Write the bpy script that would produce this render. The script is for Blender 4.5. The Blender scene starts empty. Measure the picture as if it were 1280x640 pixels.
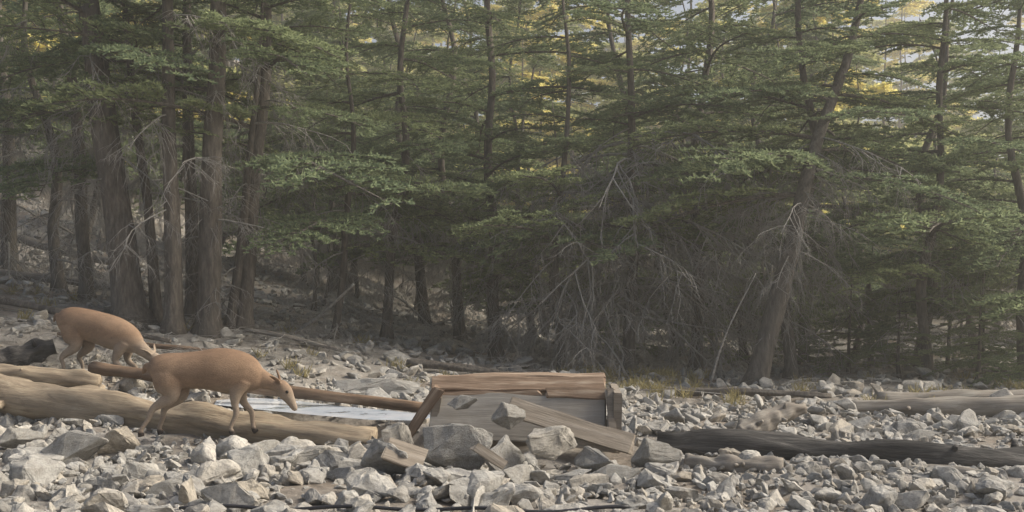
import bpy, bmesh, math, random
import numpy as np
from mathutils import Vector, Matrix, noise

random.seed(7)
RNG = np.random.default_rng(11)
S = bpy.context.scene

# ------------------------------------------------------------------ terrain
def sstep(a, b, v):
    t = np.clip((v - a) / (b - a), 0, 1)
    return t * t * (3 - 2 * t)

PA = np.array([-2.4, 8.95]); PB = np.array([-.9, 7.85])      # axis of the little pool
def pool_dist(x, y):
    d = PB - PA; L2 = (d ** 2).sum()
    t = np.clip(((x - PA[0]) * d[0] + (y - PA[1]) * d[1]) / L2, 0, 1)
    return np.hypot(x - PA[0] - t * d[0], y - PA[1] - t * d[1])

def H(x, y):
    x = np.asarray(x, dtype=float); y = np.asarray(y, dtype=float)
    A = np.clip((y - 7) / 6, 0, 1) + np.clip(y - 13, 0, 40) * 0.03
    B = 0.16 * np.logaddexp(0, -(np.clip(x, -25, 60) - 1.0))
    h = A * B
    h = h + np.clip(y - 15, 0, 40) * 0.012
    h = h + sstep(34, 95, y) * 14
    n = (0.035 * np.sin(x * 1.9 + 1.3 * np.sin(y * 1.1)) * np.sin(y * 1.7 + 0.5)
         + 0.02 * np.sin(x * 4.3 + y * 2.1) * np.sin(y * 3.9 - x))
    n = n + 0.15 * np.sin(x * .33 + 2) * np.sin(y * .41) * sstep(13, 25, y)
    n = n - .16 * np.exp(-(pool_dist(x, y) / .36) ** 4)
    return h + n

def h1(x, y):
    return float(H(x, y))

# ------------------------------------------------------------------ materials
def newmat(name):
    m = bpy.data.materials.new(name); m.use_nodes = True
    nt = m.node_tree
    for n in list(nt.nodes):
        nt.nodes.remove(n)
    out = nt.nodes.new('ShaderNodeOutputMaterial')
    return m, nt, out

def N(nt, t, **kw):
    n = nt.nodes.new(t)
    for k, v in kw.items():
        if k in n.inputs.keys():
            n.inputs[k].default_value = v
        else:
            setattr(n, k, v)
    return n

def ramp(nt, fac, stops):
    r = nt.nodes.new('ShaderNodeValToRGB')
    el = r.color_ramp.elements
    while len(el) < len(stops):
        el.new(0.5)
    for e, (p, c) in zip(el, stops):
        e.position = p; e.color = (*c, 1)
    nt.links.new(fac, r.inputs[0])
    return r.outputs[0]

def mixc(nt, fac, a, b, mode='MIX'):
    m = nt.nodes.new('ShaderNodeMix'); m.data_type = 'RGBA'; m.blend_type = mode
    for inp, v in ((m.inputs[0], fac), (m.inputs[6], a), (m.inputs[7], b)):
        if isinstance(v, bpy.types.NodeSocket):
            nt.links.new(v, inp)
        elif isinstance(v, tuple):
            inp.default_value = (*v, 1)
        else:
            inp.default_value = v
    return m.outputs[2]

def noisefac(nt, scale, detail=4, vec=None, stretch=None, rough=.6, coord='Object'):
    tc = nt.nodes.new('ShaderNodeTexCoord')
    mp = nt.nodes.new('ShaderNodeMapping')
    if stretch: mp.inputs['Scale'].default_value = stretch
    nt.links.new(tc.outputs[coord], mp.inputs[0])
    n = N(nt, 'ShaderNodeTexNoise', Scale=scale, Detail=detail, Roughness=rough)
    nt.links.new(mp.outputs[0], n.inputs['Vector'])
    return n.outputs['Fac']

def finish(nt, out, col, rough=.9, bump=None, bstr=.5, bdist=.01, spec=.3):
    p = nt.nodes.new('ShaderNodeBsdfPrincipled')
    p.inputs['Roughness'].default_value = rough
    p.inputs['Specular IOR Level'].default_value = spec
    if isinstance(col, tuple): p.inputs['Base Color'].default_value = (*col, 1)
    else: nt.links.new(col, p.inputs['Base Color'])
    if bump is not None:
        b = nt.nodes.new('ShaderNodeBump'); b.inputs['Strength'].default_value = bstr
        b.inputs['Distance'].default_value = bdist
        nt.links.new(bump, b.inputs['Height']); nt.links.new(b.outputs[0], p.inputs['Normal'])
    nt.links.new(p.outputs[0], out.inputs[0])
    return p

def mat_rock():
    m, nt, out = newmat('limestone')
    g = nt.nodes.new('ShaderNodeNewGeometry')
    base = ramp(nt, g.outputs['Random Per Island'], [(0, (.28, .275, .265)), (.25, (.44, .432, .41)),
        (.5, (.36, .355, .34)), (.7, (.53, .51, .47)), (.85, (.42, .375, .31)), (1, (.59, .58, .55))])
    f = noisefac(nt, 9, 6)
    c = mixc(nt, ramp(nt, f, [(.38, (0, 0, 0)), (.62, (1, 1, 1))]), (.24, .225, .20), base)
    c = mixc(nt, .6, base, c)
    f2 = noisefac(nt, 45, 5)
    c = mixc(nt, .5, c, ramp(nt, f2, [(.3, (.16, .155, .15)), (.55, (.5, .495, .48)), (.8, (.62, .61, .59))]), 'OVERLAY')
    f3 = noisefac(nt, 28, 8, rough=.7)
    finish(nt, out, c, .93, f3, .8, .018)
    return m

def mat_ground():
    m, nt, out = newmat('stony_ground')
    f = noisefac(nt, .55, 5)
    f2 = noisefac(nt, 14, 8, rough=.75)
    v = nt.nodes.new('ShaderNodeTexVoronoi'); v.inputs['Scale'].default_value = 9
    tc = nt.nodes.new('ShaderNodeTexCoord'); nt.links.new(tc.outputs['Object'], v.inputs['Vector'])
    stone = ramp(nt, v.outputs['Color'], [(0, (.26, .25, .23)), (.5, (.40, .385, .36)), (1, (.52, .50, .47))])
    soil = ramp(nt, f2, [(.3, (.11, .088, .066)), (.55, (.26, .215, .17)), (.8, (.42, .38, .32))])
    c = mixc(nt, ramp(nt, f, [(.38, (0, 0, 0)), (.54, (1, 1, 1))]), soil, stone)
    c = mixc(nt, .6, soil, c)
    finish(nt, out, c, .97, f2, 1, .04)
    return m

def mat_wood(name, cols, rough=.85, stretch=(1.2, 14, 14), sc=2.2, bd=.01):
    m, nt, out = newmat(name)
    f = noisefac(nt, sc, 7, stretch=stretch, rough=.65)
    f2 = noisefac(nt, 2.5, 4)
    c = ramp(nt, f, [(.3, cols[0]), (.5, cols[1]), (.7, cols[2])])
    c2 = mixc(nt, ramp(nt, f2, [(.4, (0, 0, 0)), (.65, (.6, .6, .6))]), c, cols[3] if len(cols) > 3 else cols[0])
    finish(nt, out, c2, rough, f, .8, bd)
    return m

def mat_bark(name, a, b, c_, lich=(.20, .19, .17)):
    m, nt, out = newmat(name)
    f = noisefac(nt, 3.0, 8, stretch=(7, 7, 1.6), rough=.7)
    f2 = noisefac(nt, .9, 3)
    c = ramp(nt, f, [(.32, a), (.5, b), (.68, c_)])
    c = mixc(nt, ramp(nt, f2, [(.4, (0, 0, 0)), (.7, (.45, .45, .45))]), c, lich)
    finish(nt, out, c, .95, f, 1, .04)
    return m

def mat_leaf(name, a, b, trans=.35, tcol=None):
    m, nt, out = newmat(name)
    oi = nt.nodes.new('ShaderNodeObjectInfo')
    g = nt.nodes.new('ShaderNodeNewGeometry')
    c = mixc(nt, oi.outputs['Random'], a, b)
    c2 = mixc(nt, g.outputs['Random Per Island'], tuple(x * .65 for x in a), tuple(min(1, x * 1.35) for x in b))
    c = mixc(nt, .5, c, c2)
    d = nt.nodes.new('ShaderNodeBsdfDiffuse'); t = nt.nodes.new('ShaderNodeBsdfTranslucent')
    nt.links.new(c, d.inputs[0])
    if tcol: t.inputs[0].default_value = (*tcol, 1)
    else: nt.links.new(c, t.inputs[0])
    mx = nt.nodes.new('ShaderNodeMixShader'); mx.inputs[0].default_value = trans
    nt.links.new(d.outputs[0], mx.inputs[1]); nt.links.new(t.outputs[0], mx.inputs[2])
    nt.links.new(mx.outputs[0], out.inputs[0])
    return m

M_rock = mat_rock()
M_ground = mat_ground()
M_bark = mat_bark('cedar_bark', (.06, .052, .043), (.14, .12, .10), (.24, .21, .175))
M_bark2 = mat_bark('grey_bark', (.075, .066, .056), (.15, .133, .113), (.23, .21, .18), (.17, .157, .135))
M_twig = mat_bark('dead_twig', (.22, .205, .19), (.38, .36, .335), (.52, .50, .465), (.40, .38, .35))
M_leaf = mat_leaf('cedar_needles', (.18, .24, .155), (.30, .34, .175), .45)
M_leaf_far = mat_leaf('cedar_needles_far', (.42, .45, .20), (.58, .58, .26), .5)  # brighter, yellower than near needles: sunlit look of far canopy painted into colour
M_leaf_yel = mat_leaf('sunlit_yellow_leaves', (.80, .68, .20), (.88, .80, .34), .5)  # yellow leaves; glow of the backlit canopy is painted into their colour
M_palewood = mat_wood('pale_log_wood', [(.15, .115, .082), (.32, .255, .18), (.46, .39, .285), (.20, .165, .125)])
M_redwood = mat_wood('brown_pole_wood', [(.10, .065, .042), (.21, .14, .09), (.32, .23, .155)])
M_plank = mat_wood('weathered_plank', [(.14, .12, .095), (.26, .225, .185), (.37, .335, .29), (.20, .17, .14)])
M_plankred = mat_wood('brown_plank', [(.11, .074, .05), (.25, .178, .125), (.50, .42, .33), (.19, .13, .09)])
M_panel = mat_wood('grey_panel', [(.21, .195, .17), (.31, .29, .26), (.41, .385, .345), (.23, .205, .175)], sc=1.2)
M_char = mat_wood('charred_wood', [(.015, .015, .016), (.045, .043, .042), (.14, .13, .12), (.06, .056, .052)], .75, bd=.025)
M_grey = mat_wood('grey_deadwood', [(.12, .105, .09), (.25, .23, .20), (.38, .36, .32), (.2, .17, .14)])

# ------------------------------------------------------------------ mesh helper
class MB:
    def __init__(s):
        s.v = []; s.f = []; s.m = []
    def tube(s, pts, rad, n=6, mi=0, jitter=0, caps=True, ref=None, seed=0):
        base = len(s.v); K = len(pts)
        P = [Vector(p) for p in pts]
        pa = None
        for i in range(K):
            t = (P[min(i + 1, K - 1)] - P[max(i - 1, 0)])
            if t.length < 1e-9: t = Vector((0, 0, 1))
            t.normalize()
            if ref is not None: a = Vector(ref) - t * t.dot(Vector(ref))
            elif pa is None:
                r = Vector((0, 0, 1)) if abs(t.z) < .8 else Vector((1, 0, 0))
                a = r.cross(t)
            else: a = pa - t * pa.dot(t)
            a.normalize(); b = t.cross(a); pa = a
            rr = rad[i]
            ra, rb = rr if isinstance(rr, tuple) else (rr, rr)
            for k in range(n):
                q = 2 * math.pi * k / n
                d = a * math.cos(q) * ra + b * math.sin(q) * rb
                if jitter:
                    nn = noise.noise(Vector((math.cos(q) * 1.5 + seed, math.sin(q) * 1.5, i * .35)))
                    d *= 1 + jitter * nn * 1.6
                s.v.append(tuple(P[i] + d))
        for i in range(K - 1):
            for k in range(n):
                a0 = base + i * n + k; a1 = base + i * n + (k + 1) % n
                s.f.append((a0, a1, a1 + n, a0 + n)); s.m.append(mi)
        if caps:
            s.f.append(tuple(base + k for k in range(n))[::-1]); s.m.append(mi)
            s.f.append(tuple(base + (K - 1) * n + k for k in range(n))); s.m.append(mi)
    def smooth_tube(s, pts, rads, n=28, sub=6, ref=(0, 1, 0)):
        """Catmull-Rom resampled tube: no visible rings"""
        A = [list(p) + (list(r) if isinstance(r, tuple) else [r, r]) for p, r in zip(pts, rads)]
        A = np.array(A, float); K = len(A); out = []
        for i in range(K - 1):
            p0 = A[max(i - 1, 0)]; p1 = A[i]; p2 = A[i + 1]; p3 = A[min(i + 2, K - 1)]
            for j in range(sub):
                t = j / sub
                out.append(.5 * ((2 * p1) + (p2 - p0) * t + (2 * p0 - 5 * p1 + 4 * p2 - p3) * t * t + (3 * p1 - p0 - 3 * p2 + p3) * t ** 3))
        out.append(A[-1])
        s.tube([tuple(o[:3]) for o in out], [(max(.004, o[3]), max(.004, o[4])) for o in out], n, ref=ref)
    def mesh(s, name, mats, smooth=True):
        me = bpy.data.meshes.new(name)
        me.from_pydata(s.v, [], s.f)
        for m in mats: me.materials.append(m)
        me.polygons.foreach_set('material_index', s.m)
        me.polygons.foreach_set('use_smooth', [smooth] * len(s.f))
        me.update()
        return me

def obj(name, me, parent=None, mat=None):
    o = bpy.data.objects.new(name, me)
    S.collection.objects.link(o)
    if parent: o.parent = parent
    if mat is not None: o.matrix_local = mat
    return o

def empty(name, loc=(0, 0, 0)):
    e = bpy.data.objects.new(name, None); e.location = loc
    S.collection.objects.link(e)
    return e

def np_mesh(name, V, F, mats, mi=None, smooth=False):
    me = bpy.data.meshes.new(name)
    me.vertices.add(len(V)); me.vertices.foreach_set('co', V.astype(np.float32).ravel())
    me.loops.add(F.size); me.loops.foreach_set('vertex_index', F.astype(np.int32).ravel())
    me.polygons.add(len(F))
    me.polygons.foreach_set('loop_start', np.arange(0, F.size, F.shape[1], dtype=np.int32))
    me.polygons.foreach_set('loop_total', np.full(len(F), F.shape[1], dtype=np.int32))
    for m in mats: me.materials.append(m)
    me.polygons.foreach_set('use_smooth', np.full(len(F), smooth))
    me.update(calc_edges=True); me.validate()
    return me

# ------------------------------------------------------------------ ground
def axis(parts):
    r = []
    for a, b, st in parts: r += list(np.arange(a, b, st))
    return np.array(r)
gx = axis([(-300, -40, 20), (-40, -12, 2), (-12, -6, .4), (-6, 6.5, .09), (6.5, 14, .5), (14, 40, 2), (40, 301, 20)])
gy = axis([(-60, 0, 10), (0, 4, 1), (4, 13, .09), (13, 25, .3), (25, 110, 3), (110, 500, 30)])
X, Y = np.meshgrid(gx, gy)
Z = H(X, Y)
mic = np.array([noise.fractal(Vector((a * 2.2, b * 2.2, 0)), 1, 2, 4) for a, b in zip(X.ravel(), Y.ravel())]).reshape(X.shape)
Z = Z + mic * .035 * (1 - sstep(20, 40, Y))
V = np.stack([X.ravel(), Y.ravel(), Z.ravel()], 1)
nx, ny = len(gx), len(gy)
ii = (np.arange(ny - 1)[:, None] * nx + np.arange(nx - 1)[None, :]).ravel()
F = np.stack([ii, ii + 1, ii + nx + 1, ii + nx], 1)
obj('ground', np_mesh('ground', V, F, [M_ground], smooth=True))

# ------------------------------------------------------------------ rocks
def rock_variant(seed, hi, thick=None):
    r = random.Random(seed)
    bm = bmesh.new()
    ax = (1, r.uniform(.55, .9), thick or r.uniform(.34, .66))
    for _ in range(r.randint(9, 16)):
        d = Vector((r.gauss(0, 1), r.gauss(0, 1), r.gauss(0, 1))).normalized() * r.uniform(.8, 1.08)
        bm.verts.new((d.x * ax[0], d.y * ax[1], d.z * ax[2]))
    res = bmesh.ops.convex_hull(bm, input=bm.verts)
    dead = [g for g in res['geom_interior'] if isinstance(g, bmesh.types.BMVert)]
    if dead: bmesh.ops.delete(bm, geom=dead, context='VERTS')
    loose = [v for v in bm.verts if not v.link_faces]
    if loose: bmesh.ops.delete(bm, geom=loose, context='VERTS')
    bmesh.ops.bevel(bm, geom=list(bm.edges) + list(bm.verts), offset=.04, segments=1, affect='EDGES', profile=.5)
    bmesh.ops.triangulate(bm, faces=bm.faces)
    if hi:
        bmesh.ops.subdivide_edges(bm, edges=bm.edges, cuts=hi, use_grid_fill=True)
        bmesh.ops.smooth_vert(bm, verts=bm.verts, factor=.3, use_axis_x=True, use_axis_y=True, use_axis_z=True)
        bm.normal_update()
        for v in bm.verts:
            p = v.co * 1.6 + Vector((seed * 3.1, 0, 0))
            n = noise.fractal(p, .9, 2.1, 4) * .095 + (noise.cell(p * 2.2) - .5) * .02
            v.co += v.normal * n
        bmesh.ops.triangulate(bm, faces=bm.faces)
    V = np.array([v.co[:] for v in bm.verts]); F = np.array([[v.index for v in f.verts] for f in bm.faces])
    bm.free()
    return V, F
HI = [rock_variant(i, 2) for i in range(10)]
LO = [rock_variant(50 + i, 0) for i in range(10)]

def rotm(n, rng, flat):
    az = rng.uniform(0, 2 * np.pi, n); a = rng.normal(0, flat, n); b = rng.normal(0, flat, n)
    ca, sa = np.cos(az), np.sin(az)
    Rz = np.stack([np.stack([ca, -sa, 0 * ca], 1), np.stack([sa, ca, 0 * ca], 1), np.stack([0 * ca, 0 * ca, 1 + 0 * ca], 1)], 1)
    c, s = np.cos(a), np.sin(a)
    Rx = np.stack([np.stack([1 + 0 * c, 0 * c, 0 * c], 1), np.stack([0 * c, c, -s], 1), np.stack([0 * c, s, c], 1)], 1)
    c, s = np.cos(b), np.sin(b)
    Ry = np.stack([np.stack([c, 0 * c, s], 1), np.stack([0 * c, 1 + 0 * c, 0 * c], 1), np.stack([-s, 0 * c, c], 1)], 1)
    return Rz @ Rx @ Ry

def scatter(name, xs, ys, sz, lift, variants, flat=.35):
    rng = np.random.default_rng(len(xs))
    zs = H(xs, ys) + lift * sz
    pick = rng.integers(0, len(variants), len(xs))
    VV = []; FF = []; off = 0
    for k, (V, F) in enumerate(variants):
        idx = np.where(pick == k)[0]
        if not len(idx): continue
        R = rotm(len(idx), rng, flat)
        P = np.einsum('nij,vj->nvi', R, V) * sz[idx][:, None, None] + np.stack([xs[idx], ys[idx], zs[idx]], 1)[:, None, :]
        VV.append(P.reshape(-1, 3))
        FF.append((F[None] + (np.arange(len(idx)) * len(V))[:, None, None]).reshape(-1, 3) + off)
        off += len(idx) * len(V)
    return obj(name, np_mesh(name, np.concatenate(VV), np.concatenate(FF), [M_rock]))

def free(xs, ys, sz):
    """keep stones off the trough, water and spring box"""
    k = pool_dist(xs, ys) > .30 + sz
    k &= ~((xs > -.8) & (xs < .95) & (ys > 6.75) & (ys < 7.8))
    k &= ~((xs > -3.2) & (xs < -1.4) & (ys > 7.2) & (ys < 8.0) & (sz > .05))
    return k

n = 1800
xs = RNG.uniform(-5, 5.2, n); ys = RNG.uniform(4.6, 8.2, n)
sz = np.exp(RNG.normal(math.log(.073), .55, n)); sz = np.clip(sz, .03, .22)
sz = np.where(xs > 1.0, sz * .72, sz)
k = free(xs, ys, sz); scatter('rubble_stones', xs[k], ys[k], sz[k], .25, HI, .35)
n = 11000
xs = RNG.uniform(-5.5, 6, n); ys = RNG.uniform(4.4, 10.5, n)
sz = np.clip(np.exp(RNG.normal(math.log(.033), .45, n)), .012, .07)
k = free(xs, ys, sz); scatter('gravel_stones', xs[k], ys[k], sz[k], .38, LO, .8)
n = 9000
ys = 8 + 26 * RNG.uniform(0, 1, n) ** 1.3; xs = RNG.uniform(-.62, .62, n) * ys
nl = 1500
yl = RNG.uniform(13, 34, nl); xl = RNG.uniform(-.6, -.1, nl) * yl
xs = np.concatenate([xs, xl]); ys = np.concatenate([ys, yl])
sz = np.clip(np.exp(RNG.normal(math.log(.068), .45, len(xs))), .025, .24)
k = free(xs, ys, sz); scatter('scattered_stones', xs[k], ys[k], sz[k], .3, LO, .5)

ROCKMESH = []
for i in range(6):
    V, F = rock_variant(200 + i, 3, .85)
    ROCKMESH.append(np_mesh('boulder_%d' % i, V, F, [M_rock]))
def boulder(x, y, z, sx, sy, sz_, rot=0, tilt=0, v=0):
    o = obj('boulder', ROCKMESH[v % 6]); o.location = (x, y, z)
    o.scale = (sx, sy, sz_); o.rotation_euler = (tilt, 0, rot)
    return o
boulder(-.38, 6.42, .17, .33, .22, .27, .1, .1, 4)
boulder(-.06, 6.30, .10, .24, .18, .24, .9, .1, 5)
boulder(-.02, 6.55, .36, .15, .12, .14, .8, .2, 1)
boulder(-.33, 6.75, .42, .13, .10, .07, .1, 0, 2)
boulder(.24, 6.36, .21, .25, .17, .16, .5, .1, 3)
boulder(.02, 6.1, .03, .24, .18, .13, 1.2, .1, 4)
boulder(.52, 6.45, .06, .22, .16, .16, 2.0, 0, 5)
boulder(.95, 6.45, .10, .19, .14, .20, .3, .3, 1)
boulder(.65, 6.2, -.02, .25, .18, .14, .3, .0, 2)
boulder(-.80, 6.75, .18, .14, .12, .16, .3, .0, 3)
boulder(-.62, 6.0, .02, .2, .16, .12, 1.3, .0, 5)
boulder(-1.3, 6.4, .08, .27, .2, .16, .3, .1, 3)
boulder(-1.05, 6.0, .03, .2, .14, .13, 2.3, .1, 1)
boulder(-1.75, 6.9, .06, .27, .18, .15, 1.3, .1, 4)
boulder(-2.3, 6.3, .03, .28, .2, .16, .9, .0, 0)
boulder(-3.0, 6.8, .10, .27, .2, .16, .2, .1, 2)
boulder(-2.0, 5.8, 0, .2, .15, .12, .2, .1, 5)
boulder(-3.6, 7.2, .12, .2, .16, .13, 1.2, .1, 1)
boulder(-1.4, 9.9, .24, .62, .42, .20, .1, .0, 4)
boulder(.35, 9.8, .14, .34, .25, .22, .4, 0, 0)
boulder(3.3, 7.9, .0, .22, .2, .12, .4, 0, 2)
boulder(3.9, 9.0, .06, .15, .12, .14, .9, 0, 5)
boulder(2.75, 8.1, .03, .2, .13, .1, .9, 0, 3)

# ------------------------------------------------------------------ logs
def log(name, p0, p1, r0, r1, mat, bend=.03, jit=.18, n=18, seg=22, ragged=0, seed=0):
    p0 = Vector(p0); p1 = Vector(p1); L = (p1 - p0).length
    mb = MB(); pts = []; rad = []
    for i in range(seg + 1):
        t = i / seg
        pts.append((t * L, bend * L * math.sin(t * 3.1 + seed) * .6, bend * L * math.sin(t * 4 + seed * 2) * .4))
        r = r0 + (r1 - r0) * t
        r *= 1 + .06 * math.sin(t * 19 + seed)
        if ragged and (t < .06 or t > .94): r *= .75
        rad.append(r)
    mb.tube(pts, rad, n, 0, jit, True, seed=seed * 7.3)
    for q in range(3):   # knots / branch stubs
        t = random.uniform(.15, .85); a = random.uniform(0, 6.28); r = r0 + (r1 - r0) * t
        c = Vector((t * L, 0, 0)); d = Vector((random.uniform(-.5, .5), math.cos(a), math.sin(a)))
        mb.tube([c + d * r * .7, c + d * r * 1.15, c + d * r * 1.4], [r * .28, r * .2, r * .14], 7, 0)
    o = obj(name, mb.mesh(name, [mat]))
    o.location = p0
    o.rotation_mode = 'QUATERNION'
    o.rotation_quaternion = (p1 - p0).to_track_quat('X', 'Z')
    return o

log('trough_log', (-4.9, 8.35, .37), (-1.05, 7.45, .06), .19, .10, M_palewood, .012, .3, seg=34, seed=1)
log('trough_pole', (-4.0, 9.35, .50), (-.75, 8.45, .20), .06, .045, M_redwood, .008, .15, seed=2)
log('fallen_log', (-5.4, 9.0, .5), (-3.75, 8.95, .40), .10, .07, M_palewood, .01, .3, ragged=1, seed=3)
log('charred_log', (1.05, 7.1, .07), (4.3, 6.45, .0), .10, .13, M_char, .012, .4, ragged=1, seed=4)
log('broken_log', (1.15, 6.55, .04), (1.75, 6.35, .03), .055, .07, M_grey, .02, .35, seed=5)
log('driftwood_log', (1.82, 7.9, .06), (2.42, 8.15, .25), .085, .06, M_grey, .03, .4, ragged=1, seed=6)
log('fallen_log', (3.3, 9.7, .07), (5.6, 9.3, .13), .07, .13, M_grey, .01, .25, seed=7)
log('fallen_log', (3.9, 10.5, .08), (6.6, 10.6, .14), .08, .1, M_grey, .01, .25, seed=8)
log('fallen_log', (1.3, 11.5, .08), (3.6, 11.1, .06), .045, .03, M_bark, .03, .35, seed=9)
log('fallen_log', (-1.3, 12.2, .33), (1.0, 12.0, .18), .05, .03, M_bark, .04, .35, seed=10)
log('charred_stump', (-5.2, 9.6, .50), (-4.6, 9.9, .66), .13, .08, M_char, .02, .4, seed=11)
log('fallen_log', (-8.5, 15.5, 1.65), (-5.3, 14.2, 1.25), .07, .05, M_grey, .02, .3, seed=12)
log('fallen_log', (-6.6, 12.2, 1.12), (-3.9, 11.3, .73), .04, .025, M_bark, .05, .4, seed=13)
log('fallen_log', (-5.2, 11.2, .80), (-2.9, 10.5, .50), .035, .02, M_redwood, .05, .4, seed=21)
log('fallen_branch', (-2.95, 13.5, .72), (-2.05, 12.9, 1.35), .026, .014, M_twig, .04, .3, seed=14)
log('fallen_log', (-3.4, 12.6, .75), (-1.9, 12.3, .5), .03, .02, M_grey, .05, .3, seed=16)
log('fallen_log', (-10, 19, 2.5), (-6.5, 17, 1.75), .09, .06, M_grey, .03, .3, seed=17)
log('driftwood_log', (1.9, 6.85, -.01), (3.0, 6.15, .0), .04, .05, M_grey, .03, .3, seed=18)
log('fallen_branch', (2.55, 12.6, .1), (3.05, 12.4, 1.5), .016, .006, M_twig, .06, .3, seed=22)

# ------------------------------------------------------------------ water
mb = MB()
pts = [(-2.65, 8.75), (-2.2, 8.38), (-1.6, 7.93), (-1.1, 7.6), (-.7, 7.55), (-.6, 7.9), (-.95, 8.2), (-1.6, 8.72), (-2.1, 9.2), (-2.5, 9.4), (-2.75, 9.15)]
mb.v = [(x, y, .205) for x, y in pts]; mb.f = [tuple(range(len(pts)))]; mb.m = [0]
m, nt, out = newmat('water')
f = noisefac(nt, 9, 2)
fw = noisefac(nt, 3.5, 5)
pw = finish(nt, out, ramp(nt, fw, [(.36, (.20, .24, .26)), (.44, (.62, .70, .80)), (.62, (.80, .85, .92))]), .06, f, .2, .01, .6)  # near-white patches: bright sky reflection painted into the base colour
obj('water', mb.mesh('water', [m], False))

# ------------------------------------------------------------------ spring box (planks)
box = empty('wooden_spring_box', (.06, 7.15, 0))
def plank(name, c, size, rot, mat, seed=0):
    bm = bmesh.new()
    bmesh.ops.create_cube(bm, size=1)
    for v in bm.verts: v.co = Vector((v.co.x * size[0], v.co.y * size[1], v.co.z * size[2]))
    lon = [e for e in bm.edges if abs(e.verts[0].co.x - e.verts[1].co.x) > size[0] * .5]
    bmesh.ops.subdivide_edges(bm, edges=lon, cuts=14, use_grid_fill=True)
    bmesh.ops.bevel(bm, geom=[e for e in bm.edges if e.calc_face_angle(0) > .8], offset=min(size) * .15, segments=2, affect='EDGES')
    for v in bm.verts:
        p = Vector((v.co.x * 3 + seed * 5, v.co.y * 12, v.co.z * 12))
        v.co.y += noise.noise(p) * .010; v.co.z += noise.noise(p + Vector((9, 9, 9))) * .018
        if abs(v.co.x) > size[0] * .48: v.co.x += noise.noise(Vector((seed, v.co.y * 30, v.co.z * 30))) * .04
    me = bpy.data.meshes.new(name); bm.to_mesh(me); bm.free(); me.materials.append(mat)
    o = obj(name, me, box); o.location = c; o.rotation_euler = rot
    return o
plank('top_plank', (-.02, -.03, .515), (1.26, .04, .13), (-.7, .01, 0), M_plankred, 1)
plank('top_plank_back', (.0, .12, .56), (1.24, .2, .03), (.05, 0, .01), M_plankred, 2)
plank('top_plank_small', (.40, -.11, .46), (.44, .03, .08), (-.5, .02, .02), M_plankred, 8)
plank('under_rail', (-.25, -.09, .455), (.78, .04, .035), (-.3, -.01, .0), M_plankred, 14)
plank('front_panel', (-.02, -.16, .29), (1.24, .03, .34), (-.35, 0, 0), M_panel, 3)
plank('left_rail', (-.72, -.15, .29), (.52, .05, .07), (0, -.95, -.15), M_plankred, 4)
plank('left_board', (-.63, .08, .22), (.05, .5, .46), (0, .2, 0), M_plank, 5)
plank('right_post', (.68, -.05, .28), (.06, .35, .44), (.1, .03, 0), M_plank, 6)
plank('right_rail', (.64, -.20, .30), (.05, .05, .42), (-.3, 0, 0), M_plank, 7)
plank('diagonal_board', (.34, -.44, .27), (.88, .03, .14), (-.45, .30, .02), M_plank, 9)
plank('lower_board', (.50, -.42, .15), (.34, .03, .10), (-.35, .12, .05), M_plank, 10)
plank('back_board', (0, .3, .25), (1.22, .03, .5), (0, 0, 0), M_plank, 11)
box = empty('loose_board', (-.66, 6.05, .17))
plank('board', (0, 0, 0), (.26, .03, .17), (-.7, .35, .3), M_plank, 12)
box = empty('loose_board', (-.13, 5.95, .18))
plank('board', (0, 0, 0), (.22, .02, .05), (-.3, .6, .1), M_plank, 13)

# hose
mb = MB()
hp = []
for i in range(60):
    t = i / 59; x = -1.7 + t * 2.3
    y = 5.02 + .03 * math.sin(t * 6) + .015 * math.sin(t * 15)
    hp.append((x, y, .055 + .010 * math.sin(t * 21)))
mb.tube(hp, [.010] * 60, 8)
m, nt, out = newmat('black_rubber'); finish(nt, out, (.03, .03, .035), .45)
obj('water_hose', mb.mesh('hose', [m]))

# ------------------------------------------------------------------ branches
def needles(C, D, rng, per=5, ln=.045, w=.013):
    C = np.repeat(C, per, 0); D = np.repeat(D, per, 0); n = len(C)
    d = rng.normal(0, 1, (n, 3)); d[:, 2] = np.abs(d[:, 2]) * .6; d += D * .8
    d /= np.linalg.norm(d, axis=1)[:, None]
    r = rng.normal(0, 1, (n, 3)); s = np.cross(d, r); s /= np.linalg.norm(s, axis=1)[:, None]
    l = ln * rng.uniform(.7, 1.3, n)[:, None]
    a = C - s * w / 2; b = C + s * w / 2; c = C + d * l + s * w * .3; e = C + d * l - s * w * .3
    V = np.stack([a, b, c, e], 1).reshape(-1, 3)
    F = np.arange(n * 4).reshape(-1, 4)
    return V, F

def join_mesh(name, mb, V, F, mats):
    v = list(mb.v) + [tuple(p) for p in V]; off = len(mb.v)
    f = list(mb.f) + [tuple(int(q) + off for q in t) for t in F]
    me = bpy.data.meshes.new(name); me.from_pydata(v, [], f)
    for m in mats: me.materials.append(m)
    me.polygons.foreach_set('material_index', [0] * len(mb.f) + [1] * len(F))
    me.update()
    return me

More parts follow.
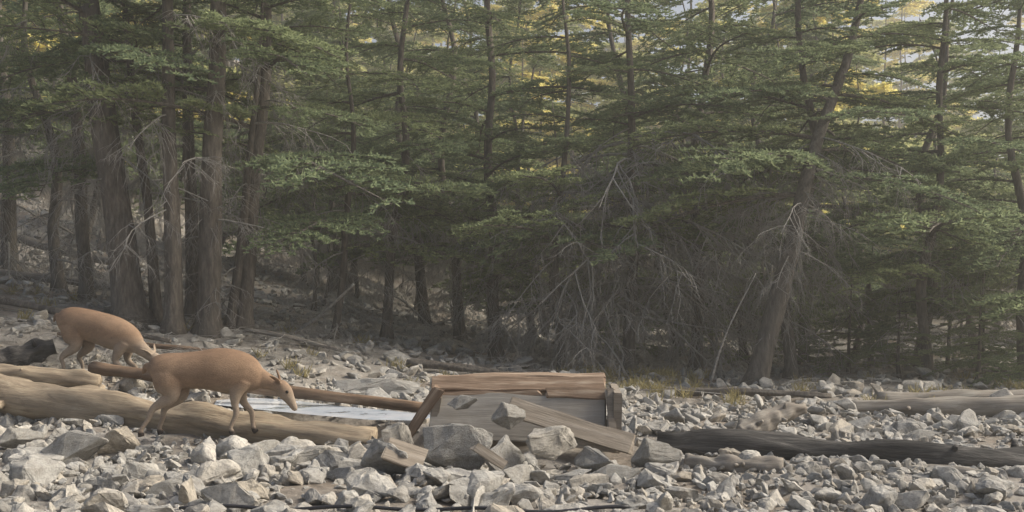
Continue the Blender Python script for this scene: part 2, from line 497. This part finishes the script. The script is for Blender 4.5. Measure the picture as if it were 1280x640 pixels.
def live_branch(seed, L=2.2, leafmat=None, step=.045, per=5, ln=.05, w=.018, skip=.2):
    r = random.Random(seed); rng = np.random.default_rng(seed)
    mb = MB(); C = []; D = []
    K = 10; ph = r.uniform(0, 6)
    main = [Vector((L * i / K, .06 * L * math.sin(i * .5 + ph) * (i / K), L * (.12 * (i / K) - .28 * (i / K) ** 2))) for i in range(K + 1)]
    mb.tube(main, [.028 * (1 - .85 * i / K) for i in range(K + 1)], 5)
    def at(t):
        q = t * K; i = min(int(q), K - 1); return main[i].lerp(main[i + 1], q - i)
    s = .10; side = 1
    while s < L:
        side = -side; t = s / L; s += r.uniform(.05, .12)
        if r.random() < skip: continue
        ang = math.radians(r.uniform(42, 72)); prof = math.sin(math.pi * min(1, t * .85 + .15)) ** .7 + .12
        ln2 = L * .40 * prof * r.uniform(.5, 1.05)
        p = at(t); d = Vector((math.cos(ang), side * math.sin(ang), r.uniform(-.12, .12)))
        sub = []
        for j in range(6):
            sub.append(p.copy()); p = p + d * ln2 / 5; d.z -= .07; d.x += .08; d.normalize()
        mb.tube(sub, [.008 * (1 - .13 * j) for j in range(6)], 3, caps=False)
        segs = [(sub, ln2)]
        nt_ = max(1, int(ln2 / .09))
        for q in range(nt_):
            tt = (q + r.random()) / nt_; ix = min(int(tt * 5), 4)
            p0 = sub[ix].lerp(sub[ix + 1], tt * 5 - ix); dd = (sub[ix + 1] - sub[ix]).normalized()
            a = (1 if q % 2 else -1) * math.radians(r.uniform(30, 60))
            dd = Vector((dd.x * math.cos(a) - dd.y * math.sin(a), dd.x * math.sin(a) + dd.y * math.cos(a), dd.z + r.uniform(-.15, .15)))
            l3 = r.uniform(.08, .26) * (1.1 - tt * .5)
            segs.append(([p0, p0 + dd * l3 * .5, p0 + dd * l3 + Vector((0, 0, -.02))], l3))
        for pts_, l_ in segs:
            cnt = max(2, int(l_ / step))
            for q in range(cnt):
                tt = (q + r.random()) / cnt
                if pts_ is sub and tt < .12: continue
                f_ = tt * (len(pts_) - 1); ix = min(int(f_), len(pts_) - 2)
                C.append(pts_[ix].lerp(pts_[ix + 1], f_ - ix)[:]); D.append((pts_[ix + 1] - pts_[ix]).normalized()[:])
    V, F = needles(np.array(C), np.array(D), rng, per, ln, w)
    return join_mesh('cedar_branch_%d' % seed, mb, V, F, [M_bark2, leafmat or M_leaf])

def dead_branch(seed, L=1.6):
    r = random.Random(seed); mb = MB()
    def grow(p, d, l, rad, lev):
        pts_ = [p.copy()]; K = 6 if lev == 0 else 4
        for i in range(K):
            d = (d + Vector((r.gauss(0, .13), r.gauss(0, .16), r.gauss(0, .1) - (.10 if lev == 0 else .07)))).normalized()
            p = p + d * l / K; pts_.append(p.copy())
        mb.tube(pts_, [rad * (1 - .8 * i / K) for i in range(K + 1)], 4 if lev == 0 else 3, caps=False)
        if lev < 3:
            n = [11, 5, 3][lev]
            for _ in range(n):
                t = r.uniform(.15, 1); ix = min(int(t * K), K - 1)
                q = pts_[ix].lerp(pts_[ix + 1], t * K - ix)
                sgn = r.choice((-1, 1)); a = sgn * math.radians(r.uniform(35, 75))
                dd = Vector((d.x * math.cos(a) - d.y * math.sin(a), d.x * math.sin(a) + d.y * math.cos(a), d.z + r.gauss(-.1, .3))).normalized()
                grow(q, dd, l * r.uniform(.3, .5), rad * .5, lev + 1)
    grow(Vector((0, 0, 0)), Vector((1, 0, -.05)), L, .018, 0)
    return mb.mesh('dead_branch_%d' % seed, [M_twig], True)

LIVE = [live_branch(i) for i in range(6)]
MIDB = [live_branch(10 + i, step=.065, per=4, ln=.075, w=.034) for i in range(4)]
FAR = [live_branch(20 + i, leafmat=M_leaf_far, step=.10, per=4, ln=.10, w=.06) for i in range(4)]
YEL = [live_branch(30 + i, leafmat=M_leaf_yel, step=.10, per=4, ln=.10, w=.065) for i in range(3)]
DEAD = [dead_branch(40 + i) for i in range(6)]

def along(path, z):
    for a, b in zip(path[:-1], path[1:]):
        if z <= b[2]:
            t = (z - a[2]) / max(1e-6, b[2] - a[2]); t = max(0, min(1, t))
            return Vector(a).lerp(Vector(b), t)
    return Vector(path[-1])

def add_branches(par, path, zs_, kind, len_fn, nominal, pitch=(-.1, .15), rnd=random):
    az = rnd.uniform(0, 6.28)
    for i, z in enumerate(zs_):
        az += 2.399 + rnd.uniform(-.5, .5)
        p = along(path, z)
        sc = len_fn(z) / nominal * rnd.uniform(.6, 1.2)
        m = (Matrix.Translation(p) @ Matrix.Rotation(az, 4, 'Z') @ Matrix.Rotation(-rnd.uniform(*pitch), 4, 'Y')
             @ Matrix.Rotation(rnd.uniform(-.2, .2), 4, 'X') @ Matrix.Diagonal((sc, sc, sc, 1)))
        obj('branch', rnd.choice(kind), par, m)

def tree(name, path, r0, height, live=(3.5, 9, 25), dead=(1.0, 4, 10), Llen=2.3, bark=None, parent=None, rnd=random, kind=None, sides=12, deadL=1.2, topr=.35, wob=.10):
    """path: world points from base up; extended to the full height"""
    path = [list(p) for p in path]
    if path[-1][2] < height:
        a, b = path[-2], path[-1]; dz = max(.1, b[2] - a[2]); k = (height - b[2])
        path.append([b[0] + (b[0] - a[0]) / dz * k * .5, b[1] + (b[1] - a[1]) / dz * k * .5, height])
    z0 = path[0][2]
    path[0][2] -= .15
    par = parent or empty(name, (path[0][0], path[0][1], z0))
    off = Vector(par.location) if parent is None else Vector((0, 0, 0))
    pts_ = []; rad = []
    K = max(8, int((height - z0) / .35))
    for i in range(K + 1):
        t = i / K; z = path[0][2] + (height - path[0][2]) * t
        p = along(path, z)
        p = p + Vector((noise.noise(Vector((z * .45, path[0][0], 1))), noise.noise(Vector((z * .45, path[0][0], 7))), 0)) * wob * min(1, t * 4)
        pts_.append(p - off)
        r = r0 * (1 - (1 - .12) * t ** 1.1)
        if z - z0 < .4: r *= 1 + .45 * (1 - (z - z0) / .4) ** 2
        rad.append(r)
    mb = MB(); mb.tube(pts_, rad, sides, 0, .14, True, seed=path[0][0])
    obj('trunk', mb.mesh('trunk', [bark or M_bark]), par)
    lp = [tuple(p) for p in pts_]
    def mk(a, b, n):
        return [a + (b - a) * (i + rnd.random()) / n - off.z for i in range(n)]
    if live and live[2]:
        za, zb, n_ = live
        add_branches(par, lp, mk(za, zb, n_), kind or LIVE,
                     lambda z: Llen * max(topr, 1 - (z + off.z - za) / max(.1, height * 1.1 - za)), 2.2, (-.15, .2), rnd=rnd)
    if dead and dead[2]:
        za, zb, n_ = dead
        add_branches(par, lp, mk(za, zb, n_), DEAD, lambda z: deadL, 1.6, (-.35, .15), rnd=rnd)
    return par

T = 'cedar_tree'
def bz(x, y): return h1(x, y)
def stem(x0, y0, x1, z1, y1=None):
    return [(x0, y0, bz(x0, y0)), (x1, y0 if y1 is None else y1, z1)]
# left group
tree(T, stem(-4.83, 12.5, -5.40, 5.0), .20, 11, (4.0, 11, 26), (1.8, 5, 12))
tree(T, stem(-4.62, 12.8, -5.05, 5.1), .075, 8, (3.8, 8, 12), (1.5, 4.5, 8))
tree(T, stem(-4.25, 12.3, -4.30, 4.9), .115, 9, (4.1, 9, 16), (1.6, 5, 8))
tree(T, stem(-4.30, 13.2, -4.36, 5.1), .10, 9, (4.0, 9, 16), (1.6, 5, 8))
tree(T, stem(-3.88, 12.5, -3.74, 4.9), .15, 11, (3.8, 11, 24), (1.8, 5, 10))
tree(T, stem(-3.60, 13.1, -3.33, 4.1), .12, 9, (2.9, 9, 24), (1.5, 4.5, 10), Llen=2.7)
tree(T, stem(-3.75, 13.0, -3.50, 2.5), .07, 6, (3.0, 6, 8), (1.2, 4, 9))
tree(T, stem(-6.05, 14.0, -6.27, 4.2), .10, 8, (3.5, 8, 16), (1.5, 4.5, 12), bark=M_bark2, wob=.3)
tree(T, stem(-6.65, 14.5, -7.00, 3.8), .09, 7, (3.1, 7, 16), (1.4, 4.5, 22), bark=M_bark2, wob=.4, deadL=1.5)
tree(T, stem(-7.9, 15.5, -8.0, 3.8), .12, 9, (2.8, 9, 22), (1.6, 4.5, 18), bark=M_bark2, wob=.3, deadL=1.5)
# centre
tree(T, stem(-1.95, 15.2, -1.7, 4.8), .08, 8, (1.9, 8, 28), (1.0, 3.4, 14), Llen=2.9, wob=.4)
tree(T, stem(-.25, 15.5, -.3, 4.8), .10, 9, (1.8, 9, 32), (1.0, 3.4, 18), Llen=3.0, wob=.35)
tree(T, stem(1.75, 14.6, 1.6, 4.8), .09, 8.5, (2.4, 8.5, 26), (.9, 3.8, 40), deadL=2.1, Llen=2.8, bark=M_bark2, wob=.4)
tree(T, stem(2.9, 15.6, 3.1, 4.8), .10, 9, (2.3, 9, 26), (.9, 3.8, 28), deadL=2.1, Llen=2.8, wob=.4)
tree(T, stem(.7, 14.0, .85, 4.8), .055, 7.5, (1.6, 7.5, 26), (.8, 3.4, 22), deadL=1.6, Llen=2.4, bark=M_bark2, wob=.4)
tree(T, stem(-2.6, 14.2, -2.3, 4.8), .055, 7, (1.8, 7, 22), (.8, 3.2, 12), Llen=2.5, wob=.4)
tree(T, stem(-.9, 17.5, -1.2, 4.8), .09, 9, (2.0, 9, 28), (.8, 3.2, 12), Llen=2.9, wob=.4)
# right leaning
tree(T, [(3.15, 12.9, 0), (3.50, 12.9, 1.2), (3.80, 13.0, 2.4), (4.25, 13.5, 3.5), (4.75, 14.0, 4.6), (5.1, 14.3, 6)], .14, 7.0, (2.5, 7.0, 28), (1.6, 3.4, 22), Llen=2.6, bark=M_bark2, wob=.15)
tree(T, stem(4.05, 14.3, 4.25, 4.8), .09, 8, (1.9, 8, 32), (.8, 3.0, 18), Llen=2.9, bark=M_bark2, wob=.4)
tree(T, stem(6.0, 14.2, 6.2, 4.8), .08, 7.5, (1.1, 7.5, 36), (.6, 2.4, 8), Llen=3.0, bark=M_bark2, wob=.4)
tree(T, stem(7.6, 14.6, 7.5, 4.8), .09, 7, (.8, 7, 34), (.6, 2.4, 8), Llen=2.9, bark=M_bark2, wob=.4)
tree(T, stem(8.9, 16.5, 8.9, 4.8), .11, 7.5, (1.0, 7.5, 28), (.6, 2.4, 8), Llen=2.9, bark=M_bark2, wob=.4)
for x, y, hgt in ((5.2, 15.2, 1.8), (6.4, 13.6, 1.4), (7.2, 15.2, 2.2), (4.9, 16.8, 2.0), (3.3, 17.2, 1.6), (6.0, 16.5, 2.4), (8.4, 14.0, 1.8), (6.9, 12.8, .9),
                  (5.6, 14.2, 1.2), (7.8, 16.3, 2.6), (4.4, 15.6, 1.3), (1.2, 17.5, 1.7), (2.2, 18.5, 2.0), (9.2, 15.5, 2.0)):
    b = bz(x, y)
    tree('cedar_sapling', [(x, y, b), (x + .05, y, b + hgt * .6)], .03, b + hgt, (b + .15, b + hgt, 22), None, Llen=.7 + hgt * .2, sides=6, topr=.3)

# stand of trees behind (one mass)
mid = empty('forest_trees')
rr = random.Random(5)
cnt = 0
for _ in range(600):
    y = rr.uniform(17, 34); x = rr.uniform(-.62, .62) * y
    if x < -.28 * y and y < 24 and rr.random() < .7: continue
    if -.28 * y < x < 0 and y < 24 and rr.random() < .4: continue
    b = bz(x, y)
    thin = rr.random() < .5
    hgt = b + (rr.uniform(4, 6) if thin else rr.uniform(7.5, 10.5))
    if .42 < x / y < .56: hgt -= 2
    r0 = rr.uniform(.03, .06) if thin else rr.uniform(.06, .11)
    tree('x', [(x, y, b), (x + rr.gauss(0, .45), y + rr.gauss(0, .2), b + 4)], r0, hgt,
         (b + (1.7 if x < 0 else .9), hgt, 10 if thin else 19), (b + .7, b + 3.5, 6), Llen=2.2 if thin else 3.6,
         parent=mid, rnd=rr, sides=6, deadL=1.4, kind=MIDB, bark=M_bark2 if rr.random() < .6 else M_bark, wob=.5, topr=.45)
    cnt += 1
    if cnt > 60: break
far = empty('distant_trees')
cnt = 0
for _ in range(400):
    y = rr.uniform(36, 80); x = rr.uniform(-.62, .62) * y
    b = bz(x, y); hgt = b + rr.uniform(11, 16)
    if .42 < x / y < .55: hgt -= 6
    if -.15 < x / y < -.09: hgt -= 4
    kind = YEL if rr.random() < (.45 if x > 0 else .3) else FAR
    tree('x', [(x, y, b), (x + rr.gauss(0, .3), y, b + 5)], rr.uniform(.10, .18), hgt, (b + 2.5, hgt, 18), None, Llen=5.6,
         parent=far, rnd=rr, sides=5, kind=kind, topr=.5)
    cnt += 1
    if cnt > 98: break

# dry brushwood and twigs on the ground
bw = empty('brushwood')
for i in range(400):
    q = random.random()
    if q < .4: x, y = random.uniform(-7.5, -2.5), random.uniform(10.0, 14)
    elif q < .52: x, y = random.uniform(-6, -4.2), random.uniform(9.2, 10.8)
    else: x = random.uniform(-5, 8); y = random.uniform(9.5, 20)
    s_ = random.uniform(.3, .8)
    m = Matrix.Translation((x, y, h1(x, y) + .06)) @ Matrix.Rotation(random.uniform(0, 6.28), 4, 'Z') @ Matrix.Rotation(random.uniform(-.2, .05), 4, 'Y') @ Matrix.Rotation(random.uniform(-.4, .4), 4, 'X') @ Matrix.Diagonal((s_, s_, s_ * .3, 1))
    obj('dead_branch', random.choice(DEAD), bw, m)

# grass tufts
gb = []
gd = []
for _ in range(90):
    x = random.uniform(.9, 2.6) if random.random() < .5 else random.uniform(-7, 8); y = random.uniform(10.2, 14)
    for _ in range(10):
        gb.append((x + random.gauss(0, .05), y + random.gauss(0, .05), h1(x, y) + .02)); gd.append((random.gauss(0, .2), random.gauss(0, .2), 1.4))
V, F = needles(np.array(gb), np.array(gd), RNG, 3, .13, .010)
M_grass = mat_leaf('dry_grass', (.28, .25, .12), (.36, .31, .16), .3)
obj('grass', np_mesh('grass', V, F, [M_grass]))

# ------------------------------------------------------------------ goats
def mat_goat():
    m, nt, out = newmat('goat_fur')
    tc = nt.nodes.new('ShaderNodeTexCoord'); sx = nt.nodes.new('ShaderNodeSeparateXYZ')
    nt.links.new(tc.outputs['Object'], sx.inputs[0])
    f = noisefac(nt, 5, 5); f2 = noisefac(nt, 140, 4, stretch=(.5, 1, 1), rough=.7); f4 = noisefac(nt, 22, 5, stretch=(.6, 1, 1))
    fur = ramp(nt, f, [(.3, (.215, .142, .094)), (.6, (.285, .195, .132)), (.8, (.34, .245, .17))])
    a = nt.nodes.new('ShaderNodeMath'); a.operation = 'MULTIPLY_ADD'; a.inputs[1].default_value = .14
    nt.links.new(f, a.inputs[0]); nt.links.new(sx.outputs['Z'], a.inputs[2])
    mr = nt.nodes.new('ShaderNodeMapRange'); mr.inputs[1].default_value = .36; mr.inputs[2].default_value = .50
    nt.links.new(a.outputs[0], mr.inputs[0])
    c = mixc(nt, mr.outputs[0], (.33, .265, .205), fur)
    mrb = nt.nodes.new('ShaderNodeMapRange'); mrb.inputs[1].default_value = .64; mrb.inputs[2].default_value = .80
    nt.links.new(a.outputs[0], mrb.inputs[0])
    c = mixc(nt, mrb.outputs[0], c, (.19, .12, .078))
    mr2 = nt.nodes.new('ShaderNodeMapRange'); mr2.inputs[1].default_value = .03; mr2.inputs[2].default_value = .05
    nt.links.new(sx.outputs['Z'], mr2.inputs[0])
    c = mixc(nt, mr2.outputs[0], (.05, .04, .035), c)
    c = mixc(nt, .3, c, ramp(nt, f4, [(.3, (.25, .25, .25)), (.7, (.7, .7, .7))]), 'OVERLAY')
    c = mixc(nt, .25, c, ramp(nt, f2, [(.3, (.2, .2, .2)), (.7, (.78, .78, .78))]), 'OVERLAY')
    finish(nt, out, c, .9, f2, .6, .008, .1)
    return m
M_goat = mat_goat()
M_dark, _nt, _o = newmat('dark_eye'); finish(_nt, _o, (.01, .008, .006), .15)

def goat(loc, yaw, trunk, neck, head, legs, tail, ears, eye):
    par = empty('wild_goat', loc); par.rotation_euler = (0, 0, yaw)
    mb = MB()
    mb.smooth_tube([(x, 0, z) for x, z, a, b in trunk], [(a, b) for x, z, a, b in trunk], 40)
    mb.smooth_tube([p[0] for p in neck], [p[1] for p in neck], 28)
    mb.smooth_tube([p[0] for p in head], [p[1] for p in head], 28)
    for L in legs:
        mb.smooth_tube([p[0] for p in L], [p[1] for p in L], 18, 5)
    mb.smooth_tube(tail, [.022, .026, .010], 10, 4)
    for e in ears:
        mb.tube(e, [(.012, .010), (.030, .010), (.026, .009), (.007, .007)], 10)
    o = obj('body', mb.mesh('goat_body', [M_goat]), par)
    rm = o.modifiers.new('r', 'REMESH'); rm.mode = 'VOXEL'; rm.voxel_size = .007; rm.use_smooth_shade = True
    sm = o.modifiers.new('s', 'SMOOTH'); sm.factor = .5; sm.iterations = 10
    for e in eye:
        b = bmesh.new(); bmesh.ops.create_uvsphere(b, u_segments=12, v_segments=8, radius=.013)
        me = bpy.data.meshes.new('eye'); b.to_mesh(me); b.free(); me.materials.append(M_dark)
        oo = obj('eye', me, par); oo.location = e
    return par

def leg(pts_, y, rads):
    return [((x, y + dy, z), r) for (x, z, dy), r in zip(pts_, rads)]
HR = [(.055, .115), (.062, .11), (.042, .062), (.021, .031), (.017, .020), (.016, .018), (.021, .023), (.024, .028)]
FR = [(.045, .085), (.040, .055), (.025, .032), (.022, .024), (.016, .018), (.021, .022), (.024, .027)]
# near goat, drinking, mid-stride
g1 = goat((-2.28, 7.42, .115), .14,
     [(-.45, .49, .03, .05), (-.43, .50, .08, .09), (-.36, .515, .115, .135), (-.20, .515, .125, .145), (-.06, .52, .135, .155),
      (.06, .52, .14, .175), (.18, .50, .13, .18), (.28, .475, .105, .16), (.36, .45, .075, .11), (.41, .44, .04, .06)],
     [((.22, 0, .49), (.08, .13)), ((.33, 0, .465), (.062, .10)), ((.42, 0, .43), (.048, .072)), ((.50, 0, .395), (.040, .052)), ((.555, 0, .37), (.036, .044))],
     [((.52, 0, .405), (.028, .03)), ((.545, 0, .385), (.048, .055)), ((.58, 0, .33), (.048, .06)), ((.61, 0, .28), (.036, .045)), ((.64, 0, .225), (.028, .031)), ((.655, 0, .195), (.024, .024)), ((.66, 0, .18), (.012, .012))],
     [leg([(-.31, .50, 0), (-.30, .41, 0), (-.29, .31, 0), (-.41, .225, 0), (-.45, .14, 0), (-.50, .06, 0), (-.505, .03, 0), (-.50, .002, 0)], -.07, HR),
      leg([(-.31, .50, 0), (-.27, .41, 0), (-.24, .31, 0), (-.35, .215, 0), (-.37, .13, 0), (-.395, .055, 0), (-.395, .03, 0), (-.38, .002, 0)], .07, HR),
      leg([(.25, .44, 0), (.21, .34, 0), (.20, .25, 0), (.21, .17, 0), (.17, .07, 0), (.175, .03, 0), (.19, .002, 0)], -.065, FR),
      leg([(.25, .44, 0), (.23, .34, 0), (.25, .25, 0), (.31, .17, 0), (.32, .07, 0), (.33, .03, 0), (.35, .002, 0)], .065, FR)],
     [(-.43, 0, .565), (-.48, 0, .55), (-.505, 0, .49)],
     [[(.54, -.035, .41), (.52, -.07, .44), (.49, -.10, .465), (.47, -.125, .475)], [(.54, .035, .41), (.525, .065, .455), (.51, .09, .49), (.50, .105, .515)]],
     [(.597, -.046, .338), (.597, .046, .338)])
g1.scale = (.96, .96, .94)
# far goat, browsing downhill behind the log
goat((-4.05, 9.75, .37), -.12,
     [(-.47, .54, .04, .05), (-.44, .55, .09, .10), (-.35, .555, .125, .145), (-.20, .53, .135, .155), (-.04, .49, .14, .16),
      (.10, .445, .135, .165), (.22, .40, .115, .15), (.32, .35, .085, .115), (.38, .32, .05, .07)],
     [((.20, 0, .40), (.08, .12)), ((.32, 0, .34), (.065, .09)), ((.42, 0, .27), (.05, .065)), ((.50, 0, .21), (.042, .05)), ((.54, 0, .18), (.038, .045))],
     [((.50, 0, .235), (.028, .03)), ((.52, 0, .21), (.048, .054)), ((.565, 0, .155), (.048, .056)), ((.60, 0, .10), (.036, .044)), ((.63, 0, .055), (.028, .031)), ((.645, 0, .035), (.018, .018))],
     [leg([(-.30, .52, 0), (-.28, .42, 0), (-.26, .31, 0), (-.39, .21, 0), (-.38, .13, 0), (-.37, .06, 0), (-.37, .03, 0), (-.355, .002, 0)], -.075, HR),
      leg([(-.30, .52, 0), (-.26, .42, 0), (-.20, .31, 0), (-.30, .21, 0), (-.27, .13, 0), (-.26, .06, 0), (-.26, .03, 0), (-.245, .002, 0)], .075, HR),
      leg([(.24, .36, 0), (.19, .26, 0), (.16, .17, 0), (.22, .10, 0), (.20, .03, 0), (.205, -.03, 0), (.22, -.06, 0)], -.065, FR),
      leg([(.24, .36, 0), (.22, .26, 0), (.22, .17, 0), (.30, .10, 0), (.29, .03, 0), (.295, -.03, 0), (.31, -.06, 0)], .065, FR)],
     [(-.45, 0, .62), (-.50, 0, .61), (-.525, 0, .55)],
     [[(.515, -.035, .235), (.49, -.07, .265), (.46, -.10, .285), (.44, -.125, .29)], [(.515, .035, .235), (.50, .065, .28), (.485, .09, .31), (.475, .105, .335)]],
     [(.58, -.044, .165), (.58, .044, .165)])

# ------------------------------------------------------------------ morning haze (air volume)
bm = bmesh.new(); bmesh.ops.create_cube(bm, size=1)
me = bpy.data.meshes.new('haze'); bm.to_mesh(me); bm.free()
m, nt, out = newmat('haze_air')
vs = nt.nodes.new('ShaderNodeVolumeScatter'); vs.inputs['Density'].default_value = .0045
vs.inputs['Color'].default_value = (1, .99, .94, 1); vs.inputs['Anisotropy'].default_value = .2
nt.links.new(vs.outputs[0], out.inputs['Volume'])
me.materials.append(m)
o = obj('haze', me); o.scale = (180, 130, 32); o.location = (0, 50, 14)

# ------------------------------------------------------------------ light, sky, camera
W = bpy.data.worlds.new('World'); S.world = W; W.use_nodes = True
nt = W.node_tree; bg = nt.nodes['Background']
sky = nt.nodes.new('ShaderNodeTexSky'); sky.sky_type = 'NISHITA'; sky.sun_disc = False
EL, AZ = math.radians(40), math.radians(84)
sky.sun_elevation = EL; sky.sun_rotation = AZ
sky.dust_density = 6; sky.ozone_density = .3
nt.links.new(sky.outputs[0], bg.inputs[0]); bg.inputs[1].default_value = .15
sd = bpy.data.lights.new('sun', 'SUN'); sd.energy = 5.0; sd.angle = math.radians(22); sd.color = (1, .94, .81)
so = bpy.data.objects.new('sun', sd); S.collection.objects.link(so)
sv = Vector((math.sin(AZ) * math.cos(EL), math.cos(AZ) * math.cos(EL), math.sin(EL)))
so.rotation_euler = (-sv).to_track_quat('-Z', 'Y').to_euler()
S.view_settings.view_transform = 'Standard'; S.view_settings.look = 'None'; S.view_settings.exposure = 0

cd = bpy.data.cameras.new('camera'); co = bpy.data.objects.new('camera', cd); S.collection.objects.link(co)
co.location = (0, 0, 1.1); co.rotation_euler = (math.radians(90), 0, 0)
cd.sensor_width = 36; cd.lens = 36 * 1229 / 1280; cd.shift_y = 60 / 1280
cd.clip_end = 2000; cd.clip_start = .05
S.camera = co
